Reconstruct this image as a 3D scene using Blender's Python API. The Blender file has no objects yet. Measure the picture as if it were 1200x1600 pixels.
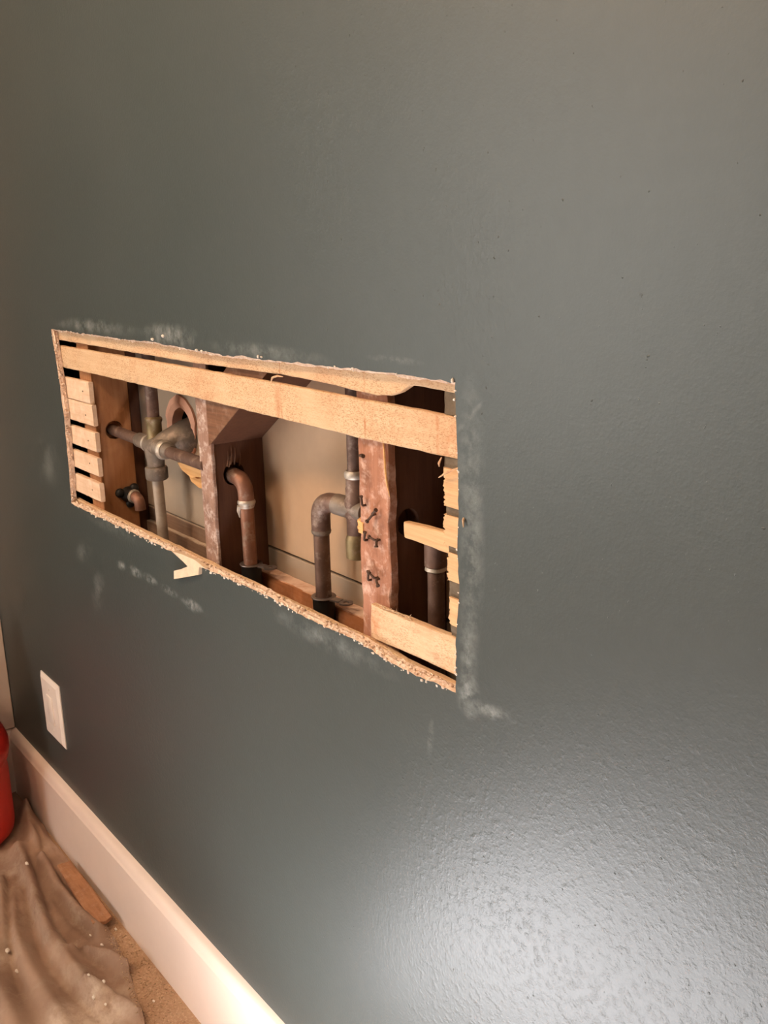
import bpy, bmesh, math, random
from mathutils import Vector, Matrix, noise
random.seed(7)
PI = math.pi
sc = bpy.context.scene
COL = sc.collection

# ------------------------------------------------------------------ camera, world, lights, exposure
cam_d = bpy.data.cameras.new('camera'); cam = bpy.data.objects.new('camera', cam_d); COL.objects.link(cam)
cam_d.sensor_fit = 'VERTICAL'; cam_d.sensor_height = 24.0; cam_d.sensor_width = 18.0
cam_d.lens = 24.0 * 1500 / 1600; cam_d.clip_start = 0.02
rt = Vector((0.62154712, 0.78306968, -0.02193285)); dn = Vector((0.19304403, -0.18023946, -0.96449351)); fw = Vector((-0.7592188, 0.59524416, -0.26319425))
m = Matrix((rt, -dn, -fw)).transposed().to_4x4(); m.translation = Vector((0, -0.617128, 1.32))
cam.matrix_world = m; sc.camera = cam

w = bpy.data.worlds.new('world'); sc.world = w; w.use_nodes = True
w.node_tree.nodes['Background'].inputs[0].default_value = (1.0, 0.97, 0.92, 1)
w.node_tree.nodes['Background'].inputs[1].default_value = 9.0
sc.view_settings.view_transform = 'Standard'; sc.view_settings.look = 'None'
sc.view_settings.gamma = 1.0; sc.view_settings.use_curve_mapping = False
sc.view_settings.exposure = 0.0

LAMPS_AT = [(-1.62, -1.20, 2.33, 40.0), (-0.88, -1.05, 2.33, 42.0)]; LAMP_COL = (1.0, 0.70, 0.46)     # two warm ceiling globes
FILL_AT = (-0.77, -0.49, 0.145); FILL_AIM = (-0.56, 0.0, 0.48); FILL_COL = (0.97, 0.96, 1.0); FILL_W = 12.0   # unseen LED fill panel, added to brighten the lower right wall
FILL_SIZE = (0.70, 0.23)

# ------------------------------------------------------------------ helpers
def link(name, bm, mats, parent=None, smooth=False):
    me = bpy.data.meshes.new(name); bm.normal_update(); bm.to_mesh(me); bm.free()
    for mt in (mats if isinstance(mats, (list, tuple)) else [mats]): me.materials.append(mt)
    if smooth:
        for p in me.polygons: p.use_smooth = True
    o = bpy.data.objects.new(name, me); COL.objects.link(o)
    if parent: o.parent = parent; o.matrix_parent_inverse = parent.matrix_world.inverted()
    return o
def tag(o, label=None, cat=None, group=None, kind=None):
    for k, v in (('label', label), ('category', cat), ('group', group), ('kind', kind)):
        if v: o[k] = v
    return o
def empty(name, loc, label, cat, group=None):
    o = bpy.data.objects.new(name, None); COL.objects.link(o); o.location = loc; o.empty_display_size = .02
    o.matrix_world = Matrix.Translation(loc)
    return tag(o, label, cat, group)
def box(bm, x0, x1, y0, y1, z0, z1, mi=0):
    v = [bm.verts.new((x, y, z)) for x in (x0, x1) for y in (y0, y1) for z in (z0, z1)]
    for f in ((0,1,3,2),(4,6,7,5),(0,4,5,1),(2,3,7,6),(0,2,6,4),(1,5,7,3)):
        bm.faces.new([v[i] for i in f]).material_index = mi
    return bm
def bevel(bm, r=.0015, seg=1):
    bmesh.ops.recalc_face_normals(bm, faces=bm.faces)
    bmesh.ops.bevel(bm, geom=bm.edges[:], offset=r, segments=seg, affect='EDGES', profile=.5)
    return bm
def nz(x, y=0., z=0.): return noise.noise(Vector((x, y, z)))
def lerp_tab(tab, t):
    if t <= tab[0][0]: return tab[0][1]
    for (a, va), (b, vb) in zip(tab, tab[1:]):
        if t <= b: return va + (vb - va) * (t - a) / (b - a)
    return tab[-1][1]
def board(axis, a0, a1, n, sec, amp=.001, seed=0., endamp=0.):
    """rough sawn board: rings of a rounded rectangular section along an axis ('x' or 'z'); sec(t) -> (u0,u1,y0,y1), u the other axis"""
    bm = bmesh.new(); rings = []
    for i in range(n + 1):
        t = a0 + (a1 - a0) * i / n
        u0, u1, y0, y1 = sec(t)
        c = .0012; ring = []
        pts = [(u0+c,y0),(u1-c,y0),(u1,y0+c),(u1,y1-c),(u1-c,y1),(u0+c,y1),(u0,y1-c),(u0,y0+c)]
        mid = [((u0+u1)/2, y0)]
        pts = pts[:1] + mid + pts[1:]
        for k, (u, y) in enumerate(pts):
            q = u + amp * nz(t*60, k*.35+seed, seed*1.7); y2 = y + .4*amp * nz(t*50, seed+9, k*.7)
            tt = t
            if endamp and i in (0, n): tt += endamp * nz(k*1.9, seed*3.1, i)
            ring.append(bm.verts.new((tt, y2, q) if axis == 'x' else (q, y2, tt)))
        rings.append(ring)
    for a, b in zip(rings, rings[1:]):
        for k in range(len(a)):
            bm.faces.new((a[k], a[(k+1) % len(a)], b[(k+1) % len(a)], b[k]))
    bm.faces.new(rings[0][::-1]); bm.faces.new(rings[-1])
    bmesh.ops.recalc_face_normals(bm, faces=bm.faces)
    return bm
def fillet(pts, r, n=7):
    pts = [Vector(p) for p in pts]; out = [pts[0]]
    for a, b, c in zip(pts, pts[1:], pts[2:]):
        d1 = (a-b).normalized(); d2 = (c-b).normalized()
        p, q = b + d1*r, b + d2*r
        for i in range(n+1):
            t = i/n; out.append((1-t)**2*p + 2*t*(1-t)*b + t*t*q)
    out.append(pts[-1]); return out
def sweep(bm, pts, rad, seg=16, cap=True):
    pts = [Vector(p) for p in pts]
    rad = rad if isinstance(rad, (list, tuple)) else [rad]*len(pts)
    tan = [(pts[min(i+1, len(pts)-1)] - pts[max(i-1, 0)]).normalized() for i in range(len(pts))]
    up = Vector((0, 0, 1)) if abs(tan[0].z) < .9 else Vector((1, 0, 0))
    nrm = (up - up.dot(tan[0])*tan[0]).normalized(); rings = []
    for p, t, r in zip(pts, tan, rad):
        nrm = (nrm - nrm.dot(t)*t).normalized(); bi = t.cross(nrm)
        rings.append([bm.verts.new(p + r*(math.cos(2*PI*k/seg)*nrm + math.sin(2*PI*k/seg)*bi)) for k in range(seg)])
    for a, b in zip(rings, rings[1:]):
        for k in range(seg): bm.faces.new((a[k], a[(k+1) % seg], b[(k+1) % seg], b[k]))
    if cap: bm.faces.new(rings[0][::-1]); bm.faces.new(rings[-1])
    return bm
def rod(p, q, r, seg=16): return sweep(bmesh.new(), [p, q], r, seg)
def profile(p, q, prof, seg=18):
    """surface of revolution about the line p->q; prof = [(distance, radius)...]"""
    p = Vector(p); d = (Vector(q)-p).normalized()
    return sweep(bmesh.new(), [p + d*a for a, r in prof], [max(r, 1e-4) for a, r in prof], seg)
def smooth_by_angle(o, ang=40):
    for p in o.data.polygons: p.use_smooth = True
    try: o.data.set_sharp_from_angle(angle=math.radians(ang))
    except Exception: pass
    return o
def cut(o, cutters):
    """cut real holes: difference with the meshes in cutters"""
    tmp = []
    for bm in cutters:
        bmesh.ops.recalc_face_normals(bm, faces=bm.faces)
        me = bpy.data.meshes.new('cut'); bm.to_mesh(me); bm.free(); c = bpy.data.objects.new('cut', me); COL.objects.link(c); tmp.append(c)
        md = o.modifiers.new('b', 'BOOLEAN'); md.operation = 'DIFFERENCE'; md.object = c; md.solver = 'EXACT'
    bpy.context.view_layer.update()
    ev = o.evaluated_get(bpy.context.evaluated_depsgraph_get()); me = bpy.data.meshes.new_from_object(ev)
    o.modifiers.clear(); o.data = me
    for c in tmp: bpy.data.objects.remove(c)

# ------------------------------------------------------------------ materials
class N:
    def __init__(s, name):
        s.m = bpy.data.materials.new(name); s.m.use_nodes = True; s.t = s.m.node_tree; s.b = s.t.nodes['Principled BSDF']
        s.co = s.t.nodes.new('ShaderNodeTexCoord').outputs['Object']
    def n(s, typ, ins=None, **kw):
        x = s.t.nodes.new(typ)
        for k, v in kw.items(): setattr(x, k, v)
        for k, v in (ins or {}).items():
            if hasattr(v, 'is_output'): s.t.links.new(v, x.inputs[k])
            else: x.inputs[k].default_value = v
        return x
    def l(s, a, b): s.t.links.new(a, b)
    def map(s, sc=(1,1,1), loc=(0,0,0), rot=(0,0,0), vec=None):
        return s.n('ShaderNodeMapping', {'Vector': vec or s.co, 'Scale': sc, 'Location': loc, 'Rotation': rot}).outputs[0]
    def noise(s, scale, detail=4, vec=None, rough=.55, dist=0.):
        return s.n('ShaderNodeTexNoise', {'Vector': vec or s.co, 'Scale': scale, 'Detail': detail, 'Roughness': rough, 'Distortion': dist}).outputs['Fac']
    def ramp(s, fac, stops):
        r = s.n('ShaderNodeValToRGB', {'Fac': fac}); e = r.color_ramp.elements
        while len(e) < len(stops): e.new(.5)
        for x, (p, c) in zip(e, stops): x.position = p; x.color = (*c, 1) if len(c) == 3 else c
        return r.outputs[0]
    def g(s, fac, a, b): return s.ramp(fac, [(a, (0,0,0)), (b, (1,1,1))])
    def mix(s, f, a, b, mode='MIX'):
        x = s.n('ShaderNodeMix', data_type='RGBA', blend_type=mode)
        for i, v in ((0, f), (6, a), (7, b)):
            if hasattr(v, 'is_output'): s.l(v, x.inputs[i])
            else: x.inputs[i].default_value = v if i == 0 else (*v, 1)
        return x.outputs[2]
    def math(s, op, a, b=0.):
        return s.n('ShaderNodeMath', {0: a, 1: b}, operation=op).outputs[0]
    def bump(s, h, strength=.3, dist=.001, normal=None):
        i = {'Height': h, 'Strength': strength, 'Distance': dist}
        if normal: i['Normal'] = normal
        return s.n('ShaderNodeBump', i).outputs[0]
    def out(s, col=None, rough=None, metal=None, nor=None, spec=None):
        for k, v in (('Base Color', col), ('Roughness', rough), ('Metallic', metal), ('Normal', nor), ('Specular IOR Level', spec)):
            if v is None: continue
            if hasattr(v, 'is_output'): s.l(v, s.b.inputs[k])
            else: s.b.inputs[k].default_value = (*v, 1) if k == 'Base Color' else v
        return s.m

def wood(name, a, b, axis='x', stain=None, stain_amt=.5, dust=None, dust_amt=.0, rough=.75, bumpd=.0008, speck=None, top=None):
    s = N(name)
    st = {'x': (3, 30, 60), 'z': (60, 30, 3), 'y': (60, 3, 60)}[axis]
    g = s.noise(4, 6, s.map(st), .6, .4)
    c = s.mix(s.g(g, .3, .7), a, b)
    if stain:
        st2 = {'x': (9, 9, 9), 'z': (9, 9, 9), 'y': (9, 9, 9)}[axis]
        c = s.mix(s.math('MULTIPLY', s.g(s.noise(2.5, 5, s.map(st2), .65), .5, .72), stain_amt), c, stain)
    if speck:   # saw marks: short slanted specks
        v = s.map((90, 90, 260), rot=(0, .7, 0))
        c = s.mix(s.math('MULTIPLY', s.g(s.noise(3., 3, v, .7), .58, .74), .55), c, speck)
    if dust:
        c = s.mix(s.math('MULTIPLY', s.g(s.noise(55, 6, None, .7), .5, .66), dust_amt), c, dust)
    if top:     # dust settled on upward faces
        gz = s.n('ShaderNodeSeparateXYZ', {0: s.n('ShaderNodeNewGeometry').outputs['Normal']}).outputs[2]
        c = s.mix(s.math('MULTIPLY', s.g(gz, .6, .9), s.g(s.noise(40, 5), .2, .55)), c, top)
    h = s.noise(5, 6, s.map(tuple(4*k for k in st)), .7)
    return s.out(c, rough, nor=s.bump(h, .5, bumpd), spec=.25)

def smudge_mask(s, x, z, rx, rz, ang, amt, grain=45, seed=0.):
    """worn, chalky mark on the wall: an ellipse at (x, z) broken up by noise"""
    v = s.n('ShaderNodeVectorMath', {0: s.co, 1: (x, 0, z)}, operation='SUBTRACT').outputs[0]
    v = s.map((1/rx, 0, 1/rz), vec=s.map(rot=(0, ang, 0), vec=v))
    d = s.n('ShaderNodeVectorMath', {0: v}, operation='LENGTH').outputs['Value']
    e = s.n('ShaderNodeMapRange', {'Value': d, 'From Min': 1., 'From Max': .0, 'To Min': 0., 'To Max': 1.}).outputs[0]
    nn = s.noise(grain, 5, s.map(loc=(seed, seed, 0)), .7)
    return s.math('MULTIPLY', s.math('MULTIPLY', e, s.g(nn, .42, .68)), amt)

def wall_paint():
    s = N('blue_grey_eggshell_paint')
    base = s.mix(s.g(s.noise(3.0, 4), .3, .7), (.037, .046, .042), (.043, .052, .048))
    base = s.mix(s.math('MULTIPLY', s.g(s.noise(60, 4), .4, .75), .25), base, (.055, .066, .062))
    marks = [  # (x, z, rx, rz, angle, amount, grain) chalk dust, rubbed plaster and hand marks around the opening
        (-1.700,.790,.060,.022,.5,.40,30),(-1.650,.722,.055,.030,.9,.45,30),(-1.527,.803,.022,.010,.2,.8,70),(-1.470,.806,.030,.011,.05,.9,70),
        (-1.412,.808,.030,.010,.0,.8,70),(-1.345,.806,.035,.009,.0,.7,70),(-1.270,.803,.042,.012,.05,.7,70),
        (-1.55,1.210,.20,.014,.0,.55,40),(-1.27,1.210,.10,.020,.0,.75,40),(-1.02,1.203,.16,.012,.0,.45,40),
        (-.652,1.12,.022,.10,.0,.35,50),(-.650,1.03,.020,.12,.0,.45,45),(-.655,.93,.016,.08,.0,.55,45),(-.655,.88,.02,.03,.0,.8,60),
        (-.622,.874,.040,.010,.12,.65,60),(-.714,.806,.006,.028,-.12,.5,60),(-.655,1.165,.030,.004,.75,.5,60),(-.765,1.212,.050,.005,.0,.4,60),
        (-1.845,.94,.10,.06,.3,.30,16),(-.91,.86,.16,.018,.0,.35,45),(-1.55,.866,.14,.016,.0,.3,45)]
    c = base
    for i, mk in enumerate(marks):
        c = s.mix(s.math('MULTIPLY', smudge_mask(s, *mk, seed=i*3.7), 1.0 if mk[6] == 70 else .85), c, (.40, .42, .395))
    # two dark scuffs, upper right
    for i, mk in enumerate([(-.474,1.288,.014,.010,.3,.75,120),(-.452,1.293,.012,.006,-.6,.7,120),(-.33,1.34,.012,.012,0,.3,90)]):
        c = s.mix(smudge_mask(s, *mk, seed=50+i*3.1), c, (.045, .05, .045))
    # paint texture: roller stipple, lumps from old repairs
    fine = s.noise(250, 4, None, .6)
    lump = s.math('POWER', s.g(s.noise(95, 4, None, .62), .47, .80), 1.3)
    region = s.math('ADD', s.g(s.noise(2.2, 3, s.map(loc=(4, 0, 2))), .52, .75), s.n('ShaderNodeMapRange', {'Value': s.n('ShaderNodeVectorMath', {0: s.co, 1: (-.38, 0, .55)}, operation='DISTANCE').outputs['Value'], 'From Min': .05, 'From Max': .5, 'To Min': 1.3, 'To Max': .0}).outputs[0])
    h = s.math('ADD', s.math('MULTIPLY', fine, .55), s.math('MULTIPLY', s.math('MULTIPLY', lump, region), 1.1))
    crumbs = s.math('MULTIPLY', s.g(s.noise(150, 2), .71, .78), 1.2)
    h = s.math('ADD', h, crumbs)
    n = s.bump(s.noise(1.6, 2), .25, .02)
    n = s.bump(h, .7, .00066, n)
    return s.out(c, .42, nor=n, spec=.5)

def flat(name, col, rough=.6, metal=0., var=.12, scale=30, bumpd=.0, spec=.4, v2=None):
    s = N(name)
    b = v2 or tuple(k*(1-var*2) for k in col)
    n = s.noise(scale, 5, None, .65)
    return s.out(s.mix(s.g(n, .3, .72), col, b), rough, metal, s.bump(s.noise(scale*6, 4), .5, bumpd) if bumpd else None, spec)

def plaster_mat():
    s = N('broken_lime_plaster')
    c = s.mix(s.g(s.noise(90, 5, None, .7), .38, .68), (.80, .62, .48), (.50, .32, .22))
    c = s.mix(s.g(s.noise(260, 3), .55, .7), c, (.82, .68, .54))
    return s.out(c, .9, nor=s.bump(s.noise(400, 4), .9, .0015), spec=.2)

def copper(name, a, b, rough=.38, metal=.85):
    s = N(name)
    n = s.noise(28, 5, None, .65); 
    c = s.mix(s.g(n, .3, .7), a, b)
    c = s.mix(s.math('MULTIPLY', s.g(s.noise(45, 6, None, .7), .54, .66), .6), c, (.40, .31, .25))
    return s.out(c, s.math('ADD', rough, s.math('MULTIPLY', n, .2)), metal, s.bump(s.noise(200, 3), .25, .0004))

M = {}
M['paint'] = wall_paint()
M['plaster'] = plaster_mat()
def lath_mat():
    s = N('sawn_lath_wood')
    g = s.noise(4, 6, s.map((3, 30, 60)), .6, .4)
    c = s.mix(s.g(g, .3, .7), (.67, .48, .30), (.59, .395, .235))
    c = s.mix(s.math('MULTIPLY', s.g(s.noise(13, 6, None, .7), .46, .70), .6), c, (.56, .31, .17))
    v = s.map((150, 150, 420), rot=(0, .75, 0))
    c = s.mix(s.math('MULTIPLY', s.math('MULTIPLY', s.g(s.noise(2.2, 3, v, .7), .50, .64), s.g(s.noise(11, 3), .34, .54)), .9), c, (.36, .19, .09))
    for i, (x, z, rx, rz, ang, amt, gr) in enumerate([(-.832,1.14,.0022,.06,.0,.9,60),(-.831,1.19,.0022,.05,.0,.8,60),(-1.001,1.14,.0016,.05,.02,.9,60),(-1.010,1.135,.010,.035,.0,.6,30),(-1.001,1.19,.0016,.05,.0,.9,60),(-.712,1.140,.0032,.045,.03,1.0,60),
            (-.690,1.13,.025,.04,.0,.5,40),(-1.20,1.14,.05,.03,.0,.4,40),(-.80,1.140,.06,.03,.0,.35,40),(-.815,.905,.02,.03,.0,.8,40),(-.70,.90,.03,.012,.0,.6,40),(-1.02,1.205,.30,.010,.0,.5,60),(-1.5,1.21,.3,.012,.0,.45,60),(-.72,1.2,.05,.014,.0,.5,60)]):
        c = s.mix(s.n('ShaderNodeMath', {0: smudge_mask(s, x, z, rx, rz, ang, amt, gr, i*2.3), 1: 2.2}, operation='MULTIPLY', use_clamp=True).outputs[0], c, (.46, .20, .09))
    h = s.noise(5, 6, s.map((12, 120, 240)), .7)
    return s.out(c, .82, nor=s.bump(h, .5, .0006), spec=.2)
M['lath'] = lath_mat()
M['lath_cream'] = wood('plaster_whitened_lath', (.76, .55, .385), (.68, .46, .30), 'x', (.55, .33, .2), .5, (.85, .7, .55), .4, .85)
M['lath_end'] = wood('cut_lath_wood', (.68, .43, .23), (.55, .31, .15), 'x', (.6, .38, .2), .4, None, 0, .85, .001)
M['stud_warm'] = wood('orange_pine_stud', (.40, .18, .075), (.30, .125, .05), 'z', (.5, .26, .12), .45, None, 0, .7)
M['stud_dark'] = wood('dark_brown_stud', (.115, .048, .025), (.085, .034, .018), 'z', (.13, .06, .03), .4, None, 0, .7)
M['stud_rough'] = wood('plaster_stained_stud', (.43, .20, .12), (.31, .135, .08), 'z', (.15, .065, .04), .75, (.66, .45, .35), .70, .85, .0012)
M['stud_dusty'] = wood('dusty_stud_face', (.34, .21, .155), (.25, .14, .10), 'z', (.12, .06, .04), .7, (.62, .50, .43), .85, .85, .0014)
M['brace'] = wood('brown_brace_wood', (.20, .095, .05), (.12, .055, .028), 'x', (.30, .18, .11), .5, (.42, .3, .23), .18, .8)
M['block'] = wood('reddish_blocking_wood', (.46, .19, .08), (.36, .135, .055), 'x', (.20, .07, .03), .5, (.7, .45, .3), .15, .7, top=(.70, .50, .38))
M['drywall'] = flat('tan_board_back', (.52, .35, .225), .9, 0, .08, 9, .0003, .2)
M['drywall2'] = flat('grey_tan_board_back', (.42, .325, .24), .9, 0, .1, 7, .0003, .2)
M['greywood'] = wood('grey_brown_board', (.25, .16, .11), (.19, .115, .075), 'x', (.3, .22, .16), .4, None, 0, .85, top=(.5, .4, .3))
M['torn'] = flat('torn_pink_board_paper', (.80, .42, .28), .9, 0, .1, 25, .001, .2)
M['void'] = flat('painted_cavity_shade', (.02, .015, .012), 1.0, 0, .1, 10, 0, .1)
M['keys'] = flat('grey_brown_plaster_key', (.17, .13, .09), .95, 0, .2, 60, .001, .1)
M['copper'] = copper('aged_copper', (.22, .135, .10), (.10, .055, .04), .46, .55)
M['copper_bright'] = copper('reddish_copper', (.31, .15, .095), (.19, .09, .058), .44, .55)
M['palepipe'] = flat('pale_grey_pipe', (.46, .38, .31), .6, .1, .15, 50)
M['brass'] = copper('dull_brass', (.30, .23, .12), (.17, .12, .06), .42, .7)
M['nickel'] = copper('grey_stained_brass', (.24, .19, .15), (.14, .11, .085), .5, .5)
M['solder'] = flat('silver_solder', (.55, .48, .40), .5, .6, .15, 120, .0005, .5)
M['rubber'] = flat('black_plastic', (.012, .011, .010), .5, 0, .1, 40)
M['steel'] = flat('galvanised_steel', (.26, .21, .185), .42, .8, .1, 60)
M['rust'] = flat('rusty_nail_iron', (.13, .075, .05), .7, .5, .25, 150, .0005)
M['trimwhite'] = flat('white_trim_paint', (.78, .625, .53), .35, 0, .03, 12)
M['platewhite'] = flat('white_plastic', (.84, .74, .66), .32, 0, .02, 12)
M['paint_plain'] = flat('blue_grey_wall_paint', (.060, .072, .068), .6, 0, .03, 6)
M['wallwhite'] = flat('off_white_wall_paint', (.62, .57, .5), .8, 0, .03, 6)
M['ceiling'] = flat('ceiling_paint', (.70, .67, .62), .9, 0, .03, 6)
M['red'] = flat('red_plastic', (.60, .028, .018), .38, 0, .06, 20, .0003)
M['chalk'] = flat('white_plaster_crumbs', (.80, .70, .60), .95, 0, .1, 200, .0006, .2)
M['cream'] = flat('cream_torn_plaster', (.72, .56, .40), .9, 0, .1, 60, .001, .2)
M['chip'] = wood('fresh_split_wood', (.80, .47, .20), (.66, .33, .12), 'x', None, 0, None, 0, .8, .001)
M['offcut'] = wood('brown_offcut_wood', (.38, .18, .09), (.26, .115, .055), 'x', (.48, .24, .12), .5, (.6, .4, .28), .2, .85)
M['yellow'] = flat('yellow_plastic', (.75, .45, .04), .45, 0, .05, 20)

def cloth_mat():
    s = N('dusty_canvas')
    c = s.mix(s.g(s.noise(7, 5, None, .6), .35, .65), (.38, .25, .18), (.25, .155, .108))
    c = s.mix(s.math('MULTIPLY', s.g(s.noise(16, 6, None, .72), .5, .7), .6), c, (.47, .36, .27))
    for cx, cy, rr in ((-1.455, -.165, .085), (-1.40, -.23, .12), (-1.70, -.27, .05)):      # paler patches on the cloth, for its pale fold
        d = s.n('ShaderNodeVectorMath', {0: s.n('ShaderNodeVectorMath', {0: s.co, 1: (1, 1, 0)}, operation='MULTIPLY').outputs[0], 1: (cx, cy, 0)}, operation='DISTANCE').outputs['Value']
        e = s.n('ShaderNodeMapRange', {'Value': d, 'From Min': rr, 'From Max': rr*.4, 'To Min': 0., 'To Max': .8}).outputs[0]
        c = s.mix(s.math('MULTIPLY', e, s.g(s.noise(40, 6, None, .75), .3, .6)), c, (.60, .47, .37))
    wv = s.noise(900, 2)
    return s.out(c, .95, nor=s.bump(s.math('ADD', wv, s.noise(60, 4)), .5, .0012), spec=.15)
M['cloth'] = cloth_mat()
def floor_mat():
    s = N('dusty_floor')
    c = s.mix(s.g(s.noise(9, 5), .35, .65), (.42, .26, .16), (.34, .20, .12))
    c = s.mix(s.g(s.noise(220, 4, None, .7), .5, .68), c, (.55, .38, .25))
    return s.out(c, .85, nor=s.bump(s.noise(320, 4), .6, .0015), spec=.2)
M['floor'] = floor_mat()
def glow(name, col, strength):
    s = N(name); s.b.inputs['Emission Color'].default_value = (*col, 1); s.b.inputs['Emission Strength'].default_value = strength
    return s.out(col, .4)

# ------------------------------------------------------------------ the room shell
XL, XR, YF, ZC = -2.33, 1.9, -3.0, 2.45
def slab(name, *b, mat):
    return tag(link(name, box(bmesh.new(), *b), M[mat]), kind='structure')
floor = slab('floor', XL-.12, XR+.12, YF-.12, .26, -.1, 0, mat='floor')
slab('ceiling', XL-.12, XR+.12, YF-.12, .26, ZC, ZC+.1, mat='ceiling')
WY0, WY1, WZ0, WZ1 = -2.75, -1.55, .45, 2.10      # window added in the left wall to brighten the grey wall's right half
bm = bmesh.new()
for b in ((XL-.12, XL, YF, WY0, 0, ZC), (XL-.12, XL, WY1, .26, 0, ZC), (XL-.12, XL, WY0, WY1, 0, WZ0), (XL-.12, XL, WY0, WY1, WZ1, ZC)): box(bm, *b)
wall_left = tag(link('wall_left', bm, M['paint_plain']), kind='structure')
tag(link('trim_1', bevel(box(bmesh.new(), XL, XL+.014, -.115, -.0005, .1775, 2.2), .002), M['trimwhite']), kind='structure')
bm = bmesh.new()
for b in ((XL-.06,XL+.02,WY0-.06,WY0,WZ0-.06,WZ1+.06),(XL-.06,XL+.02,WY1,WY1+.06,WZ0-.06,WZ1+.06),(XL-.06,XL+.02,WY0,WY1,WZ1,WZ1+.06),(XL-.06,XL+.03,WY0,WY1,WZ0-.06,WZ0),(XL-.06,XL-.02,WY0,WY1,(WZ0+WZ1)/2-.02,(WZ0+WZ1)/2+.02)): box(bm, *b)
tag(link('added_window_1', bm, M['trimwhite']), kind='structure')
bm = bmesh.new(); WX0, WX1 = -2.22, -1.55           # second window, added behind the camera for more fill light
for b in ((XL, WX0, YF-.12, YF, 0, ZC), (WX1, XR, YF-.12, YF, 0, ZC), (WX0, WX1, YF-.12, YF, 0, WZ0), (WX0, WX1, YF-.12, YF, WZ1, ZC)): box(bm, *b)
tag(link('wall_front', bm, M['paint_plain']), kind='structure')
bm = bmesh.new()
for b in ((WX0-.06,WX0,YF-.06,YF+.02,WZ0-.06,WZ1+.06),(WX1,WX1+.06,YF-.06,YF+.02,WZ0-.06,WZ1+.06),(WX0,WX1,YF-.06,YF+.02,WZ1,WZ1+.06),(WX0,WX1,YF-.06,YF+.03,WZ0-.06,WZ0),(WX0,WX1,YF-.06,YF-.02,(WZ0+WZ1)/2-.02,(WZ0+WZ1)/2+.02)): box(bm, *b)
tag(link('added_window_2', bm, M['trimwhite']), kind='structure')
slab('wall_right', XR, XR+.12, YF, .26, 0, ZC, mat='wallwhite')

# painted wall with the ragged rectangular cut-out
TOP = [(-1.7433,1.1953),(-1.60,1.1950),(-1.41,1.1945),(-1.3245,1.1965),(-1.2055,1.1925),(-1.117,1.1918),(-.9924,1.1935),(-.861,1.1955),(-.7609,1.197),(-.6743,1.196)]
BOT = [(-1.740,.8735),(-1.4844,.8764),(-1.3184,.8785),(-1.2157,.8767),(-1.0383,.8822),(-.948,.8777),(-.8411,.8808),(-.7817,.874),(-.6736,.8755)]
RGT = [(.8755,-.6736),(.9344,-.6734),(.99,-.668),(1.0044,-.6692),(1.0308,-.6715),(1.0707,-.669),(1.1156,-.670),(1.1653,-.6726),(1.196,-.6743)]
LFT = [(.8735,-1.7390),(.93,-1.733),(1.0407,-1.7270),(1.1216,-1.7330),(1.1953,-1.7433)]
def loop_pts(jit, grow, seed):
    P = []
    n = 150
    x0, x1 = -1.740, -.673
    for i in range(n):
        x = x0 + (x1-x0)*i/n; P.append((x, lerp_tab(BOT, x) - grow + jit*nz(x*90, seed) + jit*1.3*nz(x*25, seed+3)))
    for i in range(48):
        z = .8755 + (1.196-.8755)*i/48; P.append((lerp_tab(RGT, z) + grow*.3 + jit*.8*nz(z*80, seed+11), z))
    for i in range(n):
        x = x1 + (x0-x1)*i/n; P.append((x, lerp_tab(TOP, x) + grow + jit*.9*nz(x*80, seed+20) + jit*nz(x*22, seed+31)))
    for i in range(48):
        z = 1.196 + (.8735-1.196)*i/48; P.append((lerp_tab(LFT, z) - grow*.3 + jit*nz(z*90, seed+40) + jit*nz(z*25, seed+50), z))
    return P
bm = bmesh.new()
TH = .0105
front_o = [bm.verts.new((x, 0, z)) for x, z in ((XL,0),(XR,0),(XR,ZC),(XL,ZC))]
back_o = [bm.verts.new((x, TH, z)) for x, z in ((XL,0),(XR,0),(XR,ZC),(XL,ZC))]
rings = []
for y, jit, grow, seed in ((0,.0022,.0012,1.),(.0022,.0022,.0004,1.15),(.0035,.0030,-.0016,4.),(.0070,.0026,-.0012,7.),(TH,.0022,-.0022,9.)):
    P = loop_pts(jit, grow, seed); rings.append([bm.verts.new((x, y + (.0006*nz(x*90, z*90, seed) if 0 < y < TH else 0), z)) for x, z in P])
def fill(outer, ring):
    es = []
    for L in (outer, ring):
        for a, b in zip(L, L[1:] + L[:1]):
            e = bm.edges.get((a, b)) or bm.edges.new((a, b)); es.append(e)
    return bmesh.ops.triangle_fill(bm, use_beauty=True, use_dissolve=False, edges=es)
fill(front_o, rings[0]); fill(back_o, rings[-1])
for a, b in zip(rings, rings[1:]):
    for i in range(len(a)):
        j = (i+1) % len(a); f = bm.faces.new((a[i], a[j], b[j], b[i])); f.material_index = 1
for i in range(4):
    j = (i+1) % 4; bm.faces.new((front_o[i], front_o[j], back_o[j], back_o[i]))
bmesh.ops.recalc_face_normals(bm, faces=bm.faces)
wall = tag(link('wall_back', bm, [M['paint'], M['plaster']]), kind='structure')
def part(name, bm, mats, label=None, parent=wall, ang=35):
    o = link(name, bm, mats, parent); smooth_by_angle(o, ang)
    if label: o['label'] = label
    return o

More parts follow.
